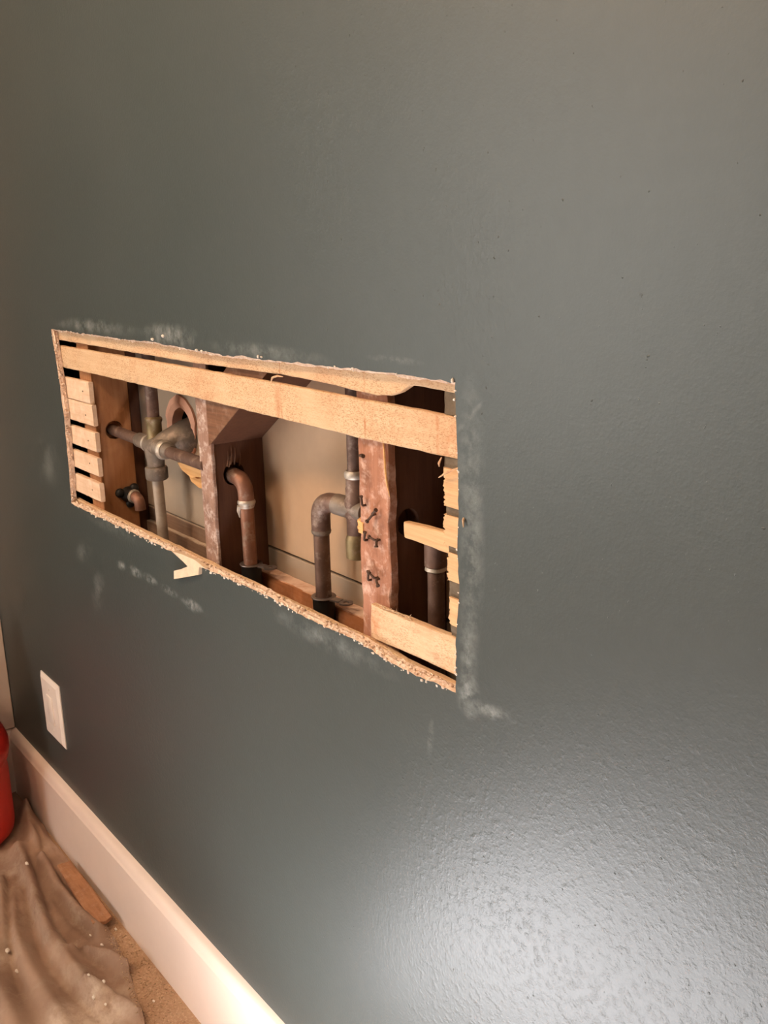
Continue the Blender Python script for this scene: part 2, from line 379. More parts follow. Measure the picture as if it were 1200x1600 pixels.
# laths (wooden strips nailed across the studs, behind the plaster)
LY0, LY1 = .0112, .0192
t1 = [(-1.76,1.1765),(-1.60,1.1755),(-1.23,1.1735),(-1.0,1.1765),(-.90,1.1745),(-.843,1.1708),(-.81,1.1700),(-.785,1.1722),(-.768,1.1772),(-.755,1.1850),(-.745,1.1865),(-.66,1.1835)]
part('lath', board('x', -1.76, -.60, 150, lambda t: (lerp_tab(t1, t), 1.214, LY0, LY1), .0008, 1.), M['lath'], 'topmost lath, half covered by plaster, split lower edge at right')
t2 = [(-1.77,1.1660),(-1.23,1.1658),(-1.0,1.1648),(-.84,1.1625),(-.66,1.1612)]
b2 = [(-1.77,1.1275),(-1.5,1.1265),(-1.24,1.1244),(-1.0,1.1210),(-.85,1.1192),(-.66,1.1195)]
part('lath', board('x', -1.77, -.62, 150, lambda t: (lerp_tab(b2, t), lerp_tab(t2, t), LY0, LY1), .0008, 2.), M['lath'], 'full length pale lath crossing the whole opening near its top')
# bottom lath: only its top edge shows above the plaster
part('lath', board('x', -1.77, -.60, 150, lambda t: (.842, .8800 - .0035*min(1, max(0, (t+.81)/.04)) + .0012*nz(t*14), LY0, LY1), .0008, 3.), M['lath'])
# cut laths at the left end, ends flush with the stud
for i, (z0, z1, xe) in enumerate([(1.0722,1.1105,-1.6215),(1.0330,1.0712,-1.617),(.9875,1.0222,-1.6155),(.9430,.9765,-1.617),(.8960,.9305,-1.619)]):
    part('lath', board('x', -1.78, xe, 14, lambda t: (z0 + .002*(t+1.73), z1, LY0, LY1), .0008, 5.+i, .0025), M['lath_cream'])
# cut laths at the right end, sawn ragged
for i, (z0, z1, xe) in enumerate([(1.0690,1.1085,-.7035),(1.0275,1.0600,-.7040),(.9900,1.0200,-.6985),(.9420,.9730,-.6960)]):
    part('lath', board('z', z0, z1, 26, lambda t: (xe + .0035*nz(t*420, i) + .0025*nz(t*130, i+4), -.62, LY0, LY1+.001), .0010, 15.+i, .002), M['lath_end'])
# broken lath sticking out to the left into the dark bay
part('lath', board('x', -.776, -.62, 26, lambda t: (1.0170 + .0105*max(0, (t+.70)/.08), 1.0350 + .0085*(t+.776)/.156, .0185 - .008*(t+.776)/.156, .0275 - .009*(t+.776)/.156), .0007, 21., .003), M['lath_end'], 'broken lath stub reaching from the right edge towards the nailed stud')
# lower right lath, its left end sawn over the stud
part('lath', board('x', -.829, -.60, 40, lambda t: (.8850 + .0025*min(1, max(0, (t+.81)/.06)), .9265 + .003*(t+.829)/.15, LY0-.0006, LY1), .0009, 24., .003), M['lath'], 'short pale lath across the lower right corner of the opening')
# plaster squeezed between the laths, both ends
for i, (x0, x1, z0, z1) in enumerate([(-.7035,-.64,1.163,1.184),(-.7035,-.64,1.1085,1.1205),(-.7010,-.64,1.0600,1.0690),(-.698,-.64,1.0200,1.0275),(-.697,-.64,.9730,.9900),(-.695,-.64,.929,.942)]):
    bm = box(bmesh.new(), x0, x1, .0135, .0185, z0-.001, z1+.001); bmesh.ops.subdivide_edges(bm, edges=bm.edges[:], cuts=2)
    for v in bm.verts: v.co += Vector((.002*nz(v.co.z*200, i), .001*nz(v.co.x*200, v.co.z*200, i), 0))
    part('plaster_key', bm, M['keys'], 'grey brown plaster between lath ends' if i == 0 else None)

# studs and framing
SY0, SY1 = .0195, .1085
Z0, Z1 = .002, ZC - .002
stud1 = part('stud', board('z', Z0, Z1, 80, lambda t: (-1.682, -1.630, SY0, .086), .0008, 31.), M['stud_warm'], 'orange brown stud behind the cut laths at the left')
part('stud_strip', board('z', Z0, Z1, 60, lambda t: (-1.682, -1.636, .0875, SY1), .0008, 32.), M['stud_dark'], 'darker strip along the back of the left stud')
def s2(t):
    e = .0035*nz(t*23, 3.3) + .0025*nz(t*60, 8.1)
    return (-1.2455 + .001*nz(t*30), -1.2085 + e, SY0, SY0+.006)
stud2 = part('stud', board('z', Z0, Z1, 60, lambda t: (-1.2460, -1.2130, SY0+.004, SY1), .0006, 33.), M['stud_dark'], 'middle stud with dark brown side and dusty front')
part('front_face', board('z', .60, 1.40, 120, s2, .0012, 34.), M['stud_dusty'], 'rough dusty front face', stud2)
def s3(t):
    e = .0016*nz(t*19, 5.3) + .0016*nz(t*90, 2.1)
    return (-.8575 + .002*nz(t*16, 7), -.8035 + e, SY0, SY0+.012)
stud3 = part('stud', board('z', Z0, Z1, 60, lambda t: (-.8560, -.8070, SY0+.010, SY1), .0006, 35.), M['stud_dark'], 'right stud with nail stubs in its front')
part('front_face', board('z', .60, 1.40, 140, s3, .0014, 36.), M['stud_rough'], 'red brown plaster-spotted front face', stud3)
# sliver split from the front edge of the right stud
bm = bmesh.new()
sweep(bm, [(-.8105,.0185,1.128),(-.8065,.0175,1.108),(-.8050,.0170,1.090),(-.8035,.0180,1.072),(-.8020,.0200,1.058)], [.0006,.0011,.0014,.0012,.0004], 6)
part('split_sliver', bm, M['chip'], 'pale split sliver on the edge', stud3)
bm = bmesh.new()
for k, (dx, dz) in enumerate(((-.010,.004),(-.013,-.001),(-.009,-.006),(-.012,.009))):
    sweep(bm, [(-.850,.021,1.010+dz*.6),(-.858+dx*.4,.023,1.010+dz*.8),(-.860+dx,.026+.002*k,1.009+dz)], [.0035,.003,.0004], 6)
part('splinters', bm, M['chip'], 'pale splinters torn from the left edge', stud3)
# let-in diagonal brace, beside the middle stud; body painted dark for its underside shade
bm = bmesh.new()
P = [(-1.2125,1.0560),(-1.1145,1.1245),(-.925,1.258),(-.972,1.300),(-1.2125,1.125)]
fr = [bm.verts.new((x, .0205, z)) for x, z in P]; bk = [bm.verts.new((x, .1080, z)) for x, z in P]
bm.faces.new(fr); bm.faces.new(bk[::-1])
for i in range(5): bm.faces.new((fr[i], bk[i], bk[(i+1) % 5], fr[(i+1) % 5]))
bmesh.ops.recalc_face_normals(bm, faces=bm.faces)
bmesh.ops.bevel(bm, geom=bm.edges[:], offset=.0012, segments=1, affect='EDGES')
brace = part('brace', bm, M['stud_dark'], 'diagonal brace with painted underside shade rising to the right from the middle stud')
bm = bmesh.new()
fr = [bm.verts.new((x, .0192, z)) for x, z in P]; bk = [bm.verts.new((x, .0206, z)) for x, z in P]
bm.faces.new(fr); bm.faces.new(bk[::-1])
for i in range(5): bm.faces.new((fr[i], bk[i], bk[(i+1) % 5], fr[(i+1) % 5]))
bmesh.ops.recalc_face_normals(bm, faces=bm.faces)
part('front_face', bm, M['brace'], 'dusty brown front, free of the painted shade', brace)
# nails left in the right stud: bent stubs
def nail(pts, r=.0015, head=True):
    bm = bmesh.new(); pts = [Vector(p) for p in pts]
    sweep(bm, fillet(pts, .0025, 4) if len(pts) > 2 else pts, r, 8)
    if head:
        d = (pts[-1]-pts[-2]).normalized(); sweep(bm, [pts[-1]-d*.0006, pts[-1]+d*.0012], r*1.6, 10)
    return bm
for i, (x, z, bend) in enumerate([(-.8490,1.0980,(.010,-.010,.001)),(-.8455,1.0400,(.001,-.010,.011)),(-.8285,1.0330,(.009,-.009,.007)),(-.8270,1.0330,(-.006,-.011,-.008)),(-.8440,.9990,(.002,-.008,.010)),(-.8235,1.0040,(-.009,-.009,.002)),(-.8205,1.0045,(.002,-.010,-.006)),(-.8385,.9520,(.001,-.008,.011)),(-.8260,.9580,(-.008,-.009,.004)),(-.8235,.9570,(.006,-.010,-.005))]):
    part('nail', nail([(x, SY0+.006, z), (x, SY0-.005, z), (x+bend[0], SY0+bend[1]+.003, z+bend[2])]), M['rust'], None, stud3)
# nails in the laths at the studs
NL = []
NL += [(-1.652,1.092,0),(-1.650,1.050,0),(-1.650,1.004,0),(-1.655,.962,0),(-1.655,.913,0)]
bm_all = []
for x, z, k in NL:
    b = bmesh.new(); sweep(b, [(x, LY0+.002, z), (x, LY0-.0006, z)], .0013, 8)
    part('nail', b, M['rust'])

# backs of the boards of the next room, seen through the bays
def panel(x0, x1, z0, z1, mat, y0=.1085, y1=.121, label=None):
    return part('back_panel', bevel(box(bmesh.new(), x0, x1, y0, y1, z0, z1), .0012), M[mat], label)
p1 = panel(-1.95, -1.232, .8725, 2.0, 'drywall2', label='grey tan back board in the left bay')
p2 = panel(-1.228, -.835, .8895, 2.0, 'drywall', label='tan back board in the middle bay')
panel(-.831, -.40, .8895, 2.0, 'drywall')
panel(-1.95, -1.232, .30, .8695, 'greywood')
panel(-1.228, -.835, .30, .8855, 'drywall2')
panel(-.831, -.40, .30, .8855, 'drywall2')
cut(p1, [profile((-1.472,.09,1.034), (-1.472,.14,1.034), [(0,.044),(.05,.044)], 28)])
smooth_by_angle(p1, 30)
# torn rim of the hole round the valve
bm = bmesh.new(); R = []
for k in range(40):
    a = 2*PI*k/40; j = .003*nz(math.cos(a)*3, math.sin(a)*3, 2.2)
    ri, ro = .0335 + j*.6, .0500 + j*1.3 + (.006 if math.sin(a) > .2 else 0)
    ca, sa = math.cos(a), math.sin(a)*1.05
    R.append([bm.verts.new((-1.472 + r*ca, y, 1.034 + r*sa)) for r, y in ((ri, .124), (ri+.002, .1065), ((ri+ro)/2, .1020), (ro, .1045), (ro, .109))])
for a, b in zip(R, R[1:] + R[:1]):
    for i in range(4): bm.faces.new((a[i], a[i+1], b[i+1], b[i]))
part('torn_rim', bm, M['torn'], 'pinkish torn rim around the hole', p1)
# next room's side, painted near-black for the cavity shade; blocks stray sky light
part('cavity_shade_backing', box(bmesh.new(), XL-.1, XR+.1, .135, .145, 0, ZC), M['void'])
# bottom rails of the bays
part('blocking', board('x', -1.2125, -.8570, 50, lambda t: (.72, .8560, .084, .1080), .0010, 41.), M['block'], 'reddish blocking board across the middle bay')
part('blocking', board('x', -1.6290, -1.2465, 50, lambda t: (.72, .8450, .0985, .1080), .0010, 42.), M['greywood'])

# torn flap of plaster hanging from the bottom edge
bm = bmesh.new()
P = [(-1.3127,.8800),(-1.275,.8730),(-1.2600,.8690),(-1.280,.8600),(-1.305,.8510),(-1.3048,.8379),(-1.27,.8495),(-1.2259,.8644),(-1.2240,.8768),(-1.205,.8795),(-1.24,.8840),(-1.28,.8830)]
fr = [bm.verts.new((x, -.0085 + .004*(z-.84)/.04 + .001*nz(x*60, z*60), z)) for x, z in P]
bk = [bm.verts.new((x, .0015 if z > .87 else -.0005, z)) for x, z in P]
bm.faces.new(fr); bm.faces.new(bk[::-1])
for i in range(len(P)): bm.faces.new((fr[i], bk[i], bk[(i+1) % len(P)], fr[(i+1) % len(P)]))
bmesh.ops.recalc_face_normals(bm, faces=bm.faces)
bmesh.ops.triangulate(bm, faces=[f for f in bm.faces if len(f.verts) > 4])
part('torn_flap', bm, M['cream'], 'cream flap of torn plaster hanging at the bottom edge')
# crumbs of plaster clinging to the cut edges: uncountable
bm = bmesh.new()
def crumb(bm, p, r):
    g = bmesh.ops.create_icosphere(bm, subdivisions=1, radius=r)
    s = Vector((random.uniform(.7,1.5), random.uniform(.5,.9), random.uniform(.5,1.1)))
    for v in g['verts']:
        v.co = Vector((v.co.x*s.x, v.co.y*s.y, v.co.z*s.z)) * random.uniform(.75,1.2) + Vector(p)
for i in range(420):
    x = random.uniform(-1.735,-.68); y = random.uniform(-.0008,.008)
    crumb(bm, (x, y, lerp_tab(BOT, x) - .002 + .35*y + random.uniform(-.0025,.001)), random.choice((.0010,.0014,.0018,.0026)))
for i in range(60):
    x = random.uniform(-1.735,-.68); crumb(bm, (x, random.uniform(-.0006,.003), lerp_tab(TOP, x) + random.uniform(-.002,.002)), random.choice((.0007,.001,.0014)))
for x, z, r in ((-1.3245,1.2015,.0032),(-1.290,1.208,.0030),(-1.176,1.194,.0022),(-1.190,1.1945,.0025),(-1.030,1.197,.0020),(-1.022,1.197,.0022),(-.868,1.1975,.0016),(-.835,1.198,.0016),(-.676,1.199,.0022)):
    crumb(bm, (x, -.001, z), r)
for i in range(45):
    z = random.uniform(.88,1.19); crumb(bm, (lerp_tab(RGT, z) + random.uniform(-.001,.0015), random.uniform(-.0008,.004), z), random.choice((.0008,.0012,.0016)))
for i in range(70):
    z = random.uniform(.88,1.19); crumb(bm, (lerp_tab(LFT, z) + random.uniform(-.001,.002), random.uniform(0,.008), z), random.choice((.0010,.0014,.0020)))
bm2 = bmesh.new()
for i in range(620):
    x = random.uniform(-1.735,-.68); y = random.uniform(.0005,.0085)
    crumb(bm2, (x, y, lerp_tab(BOT, x) - .0016 + .45*y + random.uniform(-.0015,.001)), random.choice((.0012,.0018,.0024,.0030)))
for i in range(150):
    z = random.uniform(.88,1.19); crumb(bm2, (lerp_tab(LFT, z) + random.uniform(-.001,.002), random.uniform(.001,.009), z), random.choice((.0014,.0020,.0028)))
o = part('broken_plaster', bm2, M['plaster'], 'crumbled plaster rim of the opening', ang=180); o['kind'] = 'stuff'
o = part('plaster_crumbs', bm, M['chalk'], 'white crumbs along the cut edges', ang=180); o['kind'] = 'stuff'
# slivers of split wood on the laths
for P in ([(-.6720,.006,1.1145),(-.690,.004,1.1065),(-.7045,.006,1.0985)], [(-1.020,.0095,1.1655),(-1.014,.008,1.1715),(-1.004,.0088,1.1745),(-.992,.0095,1.1745)],
          [(-.7045,.0100,1.1185),(-.7075,.009,1.1120),(-.7080,.010,1.1085)], [(-.664,.004,1.068),(-.660,-.002,1.0645),(-.6585,-.003,1.058)]):
    bm = bmesh.new(); sweep(bm, P, [.0007] + [.0014]*(len(P)-2) + [.0005], 6); part('wood_sliver', bm, M['lath'])
# fuzz of shredded fibres on top of the lower right lath
bm = bmesh.new()
for i in range(46):
    x = random.uniform(-.812,-.755); h = random.uniform(.003,.010)*(1 if random.random() < .3 else .5)
    sweep(bm, [(x, .013, .9275), (x+random.uniform(-.003,.005), .010, .9275+h*.6), (x+random.uniform(-.006,.010), .009, .9275+h)], [.0005,.0004,.0002], 4)
o = part('shredded_fibre', bm, M['lath']); o['kind'] = 'stuff'

# baseboards
def base_prof(L):  # (distance from wall, height)
    return L
prof = [(0,0),(.0195,0),(.0195,.1540),(.0180,.1570),(.0165,.1600),(.0150,.1660),(.0120,.1710),(.0075,.1745),(0,.1770)]
bm = bmesh.new()
A = [bm.verts.new((XL + d, -d, z)) for d, z in prof]; B = [bm.verts.new((XR, -d, z)) for d, z in prof]
for i in range(len(prof)-1): bm.faces.new((A[i], A[i+1], B[i+1], B[i]))
bm.faces.new(A); bm.faces.new(B[::-1]); bmesh.ops.recalc_face_normals(bm, faces=bm.faces)
o = tag(link('baseboard_back', bm, M['trimwhite']), kind='structure'); smooth_by_angle(o, 25)
bm = bmesh.new()
A = [bm.verts.new((XL + d, -d, z)) for d, z in prof]; B = [bm.verts.new((XL + d, YF, z)) for d, z in prof]
for i in range(len(prof)-1): bm.faces.new((A[i], A[i+1], B[i+1], B[i]))
bm.faces.new(A); bm.faces.new(B[::-1]); bmesh.ops.recalc_face_normals(bm, faces=bm.faces)
o = tag(link('baseboard_left', bm, M['trimwhite']), kind='structure'); smooth_by_angle(o, 25)

# ------------------------------------------------------------------ plumbing in the left bay
def joint_ring(p, q, r, w_): return profile(p, q, [(0,r*.9),(w_*.2,r),(w_*.8,r),(w_,r*.9)])
t = empty('shower_valve', (-1.472,.058,1.013), 'cross-shaped brass valve and supply pipe in the left bay, cone through torn hole', 'valve')
vp = lambda name, bm, mat, label=None, par=None: part(name, bm, M[mat], label, par or t, 40)
vp('supply_pipe', rod((-1.652,.0535,1.0195), (-1.505,.0560,1.0150), .0098), 'copper', 'brown supply pipe from left stud')
vp('supply_pipe', rod((-1.425,.0555,1.0110), (-1.236,.0260,1.0230), .0098), 'copper')
vp('joint_collar', profile((-1.535,.0555,1.0160), (-1.40,.056,1.012), [(0,.0100),(.004,.0128),(.030,.0132),(.034,.0145),(.050,.0150),(.060,.0150),(.092,.0145),(.095,.0128),(.120,.0122),(.124,.0100)]), 'nickel', 'grey stained collars with solder')
vp('solder_joint', profile((-1.4405,.0548,1.0125), (-1.40,.056,1.011), [(0,.0150),(.003,.0168),(.008,.0160),(.011,.0140)]), 'solder')
vp('solder_joint', profile((-1.4995,.0555,1.0150), (-1.44,.056,1.012), [(0,.0130),(.002,.0150),(.006,.0152),(.009,.0140)]), 'solder')
vp('riser_pipe', rod((-1.4785,.0600,1.0550), (-1.4790,.0600,1.30), .0105), 'copper', 'brown riser pipe')
vp('coupling', profile((-1.4785,.0600,1.0120), (-1.4785,.06,1.2), [(0,.0160),(.012,.0155),(.016,.0128),(.040,.0128),(.043,.0145),(.047,.0145),(.050,.0115)]), 'brass', 'dull brass coupling')
vp('valve_stem', profile((-1.4790,.0580,1.0120), (-1.4800,.058,.90), [(0,.0170),(.018,.0165),(.024,.0150),(.034,.0148),(.035,.0180),(.037,.0190),(.054,.0190),(.057,.0165)]), 'nickel', 'grey stem ending in a cap nut')
vp('lower_pipe', rod((-1.4810,.0590,.960), (-1.4825,.0620,.80), .0092), 'palepipe', 'pale grey pipe below the cap nut')
vp('valve_cone', profile((-1.4620,.0520,1.0155), (-1.4480,.132,1.0300), [(0,.0130),(.012,.0190),(.030,.0235),(.050,.0290),(.066,.0310),(.078,.0310)]), 'nickel', 'wide grey cone reaching back through the hole')

# fitting low on the left stud
t = empty('pipe_elbow', (-1.625,.072,.898), 'small dark fitting with copper elbow low on the left stud', 'pipe fitting')
ep = lambda name, bm, mat, label=None: part(name, bm, M[mat], label, t, 40)
ep('collar', profile((-1.640,.0670,.9000), (-1.60,.0690,.899), [(0,.0145),(.014,.0150),(.018,.0120),(.026,.0118)]), 'rubber', 'black collar')
bm = bmesh.new()
for k in range(3):
    a = 2*PI*k/3 + .7; c = Vector((-1.6265, .0660 + .0165*math.cos(a), .8995 + .0165*math.sin(a)))
    g = bmesh.ops.create_uvsphere(bm, u_segments=12, v_segments=8, radius=.0088)
    for v in g['verts']: v.co = Vector((v.co.x*.8, v.co.y, v.co.z)) + c
ep('handle', bm, 'rubber', 'black three-lobed handle')
ep('elbow', sweep(bmesh.new(), fillet([(-1.618,.0700,.8985), (-1.596,.0730,.8980), (-1.596,.0740,.876)], .014), .0100), 'copper_bright', 'shiny reddish copper elbow')
ep('solder_joint', profile((-1.6155,.0703,.8985), (-1.59,.0735,.898), [(0,.0105),(.002,.0128),(.005,.0130),(.007,.0108)]), 'solder')

# split wooden shims beside the middle stud
t = empty('wood_shim', (-1.29,.055,.985), 'split orange wood shims wedged behind supply pipe against middle stud', 'wood shim')
for i, P in enumerate(([(-1.400,.996),(-1.330,1.004),(-1.247,1.010),(-1.247,.990),(-1.336,.984),(-1.352,.979),(-1.386,.9865)], [(-1.388,.984),(-1.354,.9755),(-1.336,.980),(-1.247,.986),(-1.247,.966),(-1.350,.962),(-1.376,.968)])):
    bm = bmesh.new()
    fr = [bm.verts.new((x, .056 + .010*i + .05*(-1.247-x)*.4, z)) for x, z in P]; bk = [bm.verts.new((x, .074 + .006*i, z)) for x, z in P]
    bm.faces.new(fr); bm.faces.new(bk[::-1])
    for k in range(len(P)): bm.faces.new((fr[k], bk[k], bk[(k+1) % len(P)], fr[(k+1) % len(P)]))
    bmesh.ops.recalc_face_normals(bm, faces=bm.faces); part('shim_piece', bm, M['chip'], None, t, 20)

# ------------------------------------------------------------------ elbow pipe at the middle stud
t = empty('water_pipe', (-1.190,.0600,.84), 'copper pipe bending down out of the middle stud beside its dark side', 'pipe')
wp = lambda name, bm, mat, label=None: part(name, bm, M[mat], label, t, 40)
wp('elbow', sweep(bmesh.new(), fillet([(-1.220,.0570,1.0065), (-1.1880,.0600,1.0040), (-1.1880,.0605,.966)], .023, 9), .0118), 'copper_bright', 'copper elbow')
wp('drop_pipe', rod((-1.1880,.0605,.972), (-1.1885,.0625,.74), .0103), 'copper_bright')
wp('solder_joint', profile((-1.1880,.0604,.9745), (-1.1880,.0605,.95), [(0,.0118),(.002,.0132),(.005,.0134),(.008,.0118),(.012,.0106)]), 'solder', 'silver solder bead')
bm = bmesh.new(); sweep(bm, [(-1.1905,.0505,.966),(-1.1935,.0500,.958),(-1.1925,.0505,.948)], [.004,.0032,.0008], 8); wp('solder_drip', bm, 'solder')

# ------------------------------------------------------------------ main pipe run of the middle bay
t = empty('water_pipe', (-1.010,.0690,.84), 'tall copper pipe with elbow and side arm in front of the tan board', 'pipe')
YB = .0690
wp('drop_pipe', rod((-1.0105,YB,.975), (-1.0125,YB+.001,.74), .0108), 'copper')
wp('elbow', sweep(bmesh.new(), fillet([(-1.0105,YB,.962), (-1.0105,YB,1.0055), (-.9790,YB+.004,1.0060)], .024, 9), .0130), 'copper', 'brown elbow')
wp('solder_joint', profile((-1.0105,YB,.9660), (-1.0105,YB,.95), [(0,.0130),(.002,.0136),(.005,.0128),(.007,.0108)]), 'nickel')
wp('side_arm', rod((-.985,YB+.003,1.0060), (-.935,YB+.009,1.0045), .0112), 'copper')
wp('arm_collar', profile((-.9800,YB+.0037,1.0060), (-.93,YB+.009,1.0045), [(0,.0112),(.002,.0138),(.022,.0138),(.024,.0124),(.055,.0124)]), 'nickel', 'stained arm collar')
XT, YT = -.9450, YB+.010
wp('riser_pipe', rod((XT,YT,1.0400), (XT+.001,YT,1.40), .0098), 'copper', 'thin dark riser pipe')
wp('solder_joint', profile((XT,YT,1.0450), (XT,YT,1.2), [(0,.0125),(.002,.0138),(.007,.0138),(.010,.0115)]), 'solder')
wp('tee', profile((XT,YT,.9700), (XT,YT,1.2), [(0,.0122),(.003,.0126),(.022,.0126),(.026,.0150),(.046,.0150),(.050,.0130),(.062,.0130),(.064,.0122),(.080,.0122)]), 'copper', 'dark brown tee')
wp('brass_cap', profile((XT,YT,.9390), (XT,YT,1.2), [(0,.0105),(.002,.0145),(.026,.0148),(.030,.0135),(.034,.0120)]), 'brass', 'dull brass cap')

# ------------------------------------------------------------------ pipe in the dark right bay
t = empty('water_pipe', (-.772,.0600,.84), 'dark copper pipe in the shadowed right bay below the broken lath', 'pipe')
wp('drop_pipe', rod((-.7715,.0600,1.005), (-.7705,.0600,.74), .0098), 'copper')
wp('coupling', profile((-.7715,.0600,.975), (-.7715,.06,1.2), [(0,.0105),(.002,.0130),(.040,.0130),(.042,.0105)]), 'copper')
wp('solder_joint', profile((-.7715,.0600,.9700), (-.7715,.06,1.2), [(0,.0100),(.002,.0128),(.005,.0120),(.007,.0110)]), 'solder')

# holes bored through the studs for the pipes
cut(stud2, [profile((-1.235,.0555,1.0100), (-1.20,.0575,1.0090), [(0,.0175),(.05,.0175)], 18)])
smooth_by_angle(stud2, 30)
bm = bmesh.new()
for k, (y, z, l) in enumerate(((.046,1.028,.016),(.052,1.030,.022),(.058,1.029,.019),(.066,1.026,.015),(.049,1.027,.010))):
    sweep(bm, [(-1.2125, y, z-.006), (-1.2095, y+.001, z+l*.4), (-1.2110, y+.002, z+l)], [.0013,.0010,.0003], 5)
part('splinters', bm, M['brace'], 'pale splinters above the pipe hole', stud2)
cut(stud3, [profile((-.83,.0500,1.0220), (-.79,.0500,1.0220), [(0,.0160),(.06,.0160)], 18)])
smooth_by_angle(stud3, 30)
cut(stud1, [profile((-1.645,.0530,1.0205), (-1.60,.053,1.0205), [(0,.0165),(.06,.0165)], 20)])
smooth_by_angle(stud1, 30)

# ------------------------------------------------------------------ pipe clamps
def clamp(px, py, z, ear, label):
    t = empty('pipe_clamp', (px, py, z-.03), label, 'pipe clamp')
    bm = bmesh.new(); sg = 20; prof = [(.0112,z-.045),(.0150,z-.045),(.0150,z),(.0112,z)]
    R = [[bm.verts.new((px + r*math.cos(2*PI*k/sg), py + r*math.sin(2*PI*k/sg), zz)) for r, zz in prof] for k in range(sg)]
    for a, b in zip(R, R[1:] + R[:1]):
        for i in range(4): bm.faces.new((a[i], a[(i+1) % 4], b[(i+1) % 4], b[i]))
    bmesh.ops.recalc_face_normals(bm, faces=bm.faces)
    part('sleeve', bm, M['rubber'], 'black sleeve', t, 40)
    bm = bmesh.new(); prof = [(.0114,z+.0002),(.0168,z+.0002),(.0172,z+.0012),(.0168,z+.0022),(.0114,z+.0022)]
    R = [[bm.verts.new((px + r*math.cos(2*PI*k/sg), py + r*math.sin(2*PI*k/sg), zz)) for r, zz in prof] for k in range(sg)]
    for a, b in zip(R, R[1:] + R[:1]):
        for i in range(5): bm.faces.new((a[i], a[(i+1) % 5], b[(i+1) % 5], b[i]))
    bmesh.ops.recalc_face_normals(bm, faces=bm.faces)
    part('collar_ring', bm, M['steel'], None, t, 40)
    # ear: flat tongue with a screw hole
    ex, ey = ear; d = Vector((ex-px, ey-py, 0)); L = d.length; d.normalize(); n = Vector((-d.y, d.x, 0)); c = Vector((ex, ey, z+.0012))
    bm = bmesh.new(); O = []; I = []
    for k in range(24):
        a = 2*PI*k/24; v = d*math.cos(a) + n*math.sin(a)
        I.append(c + v*.0042); O.append(c + v*.0095)
    rows = []
    for k in range(24):
        rows.append([bm.verts.new(I[k]), bm.verts.new(O[k]), bm.verts.new(O[k]-Vector((0,0,.0022))), bm.verts.new(I[k]-Vector((0,0,.0022)))])
    for a, b in zip(rows, rows[1:] + rows[:1]):
        for i in range(4): bm.faces.new((a[i], a[(i+1) % 4], b[(i+1) % 4], b[i]))
    p0 = Vector((px, py, z+.0012)) + d*.0150; p1 = c - d*.0088
    for s_, zz in ((0, 0),):
        v = [p0+n*.0060, p0-n*.0060, p1-n*.0050, p1+n*.0050]
        tp = [bm.verts.new(q + Vector((0,0,.0008))) for q in v]; bt = [bm.verts.new(q - Vector((0,0,.0020))) for q in v]
        bm.faces.new(tp); bm.faces.new(bt[::-1])
        for i in range(4): bm.faces.new((tp[i], bt[i], bt[(i+1) % 4], tp[(i+1) % 4]))
    bmesh.ops.recalc_face_normals(bm, faces=bm.faces)
    part('ear', bm, M['steel'], 'steel ear with screw hole', t, 30)
clamp(-1.1884, .0622, .8745, (-1.1560, .0750), 'black pipe clamp with steel ear at foot of pipe beside middle stud')
clamp(-1.0120, YB+.0006, .8700, (-.9735, .0790), 'black pipe clamp with steel ear at foot of tall elbowed pipe')

# ------------------------------------------------------------------ cover plate on the wall
t = empty('cover_plate', (-1.992,0,.350), 'small white wall plate on grey wall above baseboard near the corner', 'wall plate')
bm = bmesh.new(); x0, x1, z0, z1 = -2.047, -1.935, .2765, .4265
def ring(i, y): return [bm.verts.new((x, y, z)) for x, z in ((x0+i,z0+i),(x1-i,z0+i),(x1-i,z1-i),(x0+i,z1-i))]
R = [ring(0,-.0002), ring(0,-.0022), ring(.009,-.0068), ring(.011,-.0070)]
for a, b in zip(R, R[1:]):
    for i in range(4): bm.faces.new((a[i], a[(i+1) % 4], b[(i+1) % 4], b[i]))
bm.faces.new(R[-1]); bmesh.ops.recalc_face_normals(bm, faces=bm.faces)
plate = part('plate', bm, M['platewhite'], None, t, 12)
part('insert', bevel(box(bmesh.new(), -2.008, -1.974, -.0092, -.0066, .318, .385), .0012, 2), M['platewhite'], 'raised rectangular insert', t)
for z in (.302, .401):
    b = bmesh.new(); sweep(b, [(-1.991,-.0066,z), (-1.991,-.0078,z)], .0032, 12); part('screw', b, M['platewhite'], None, plate)

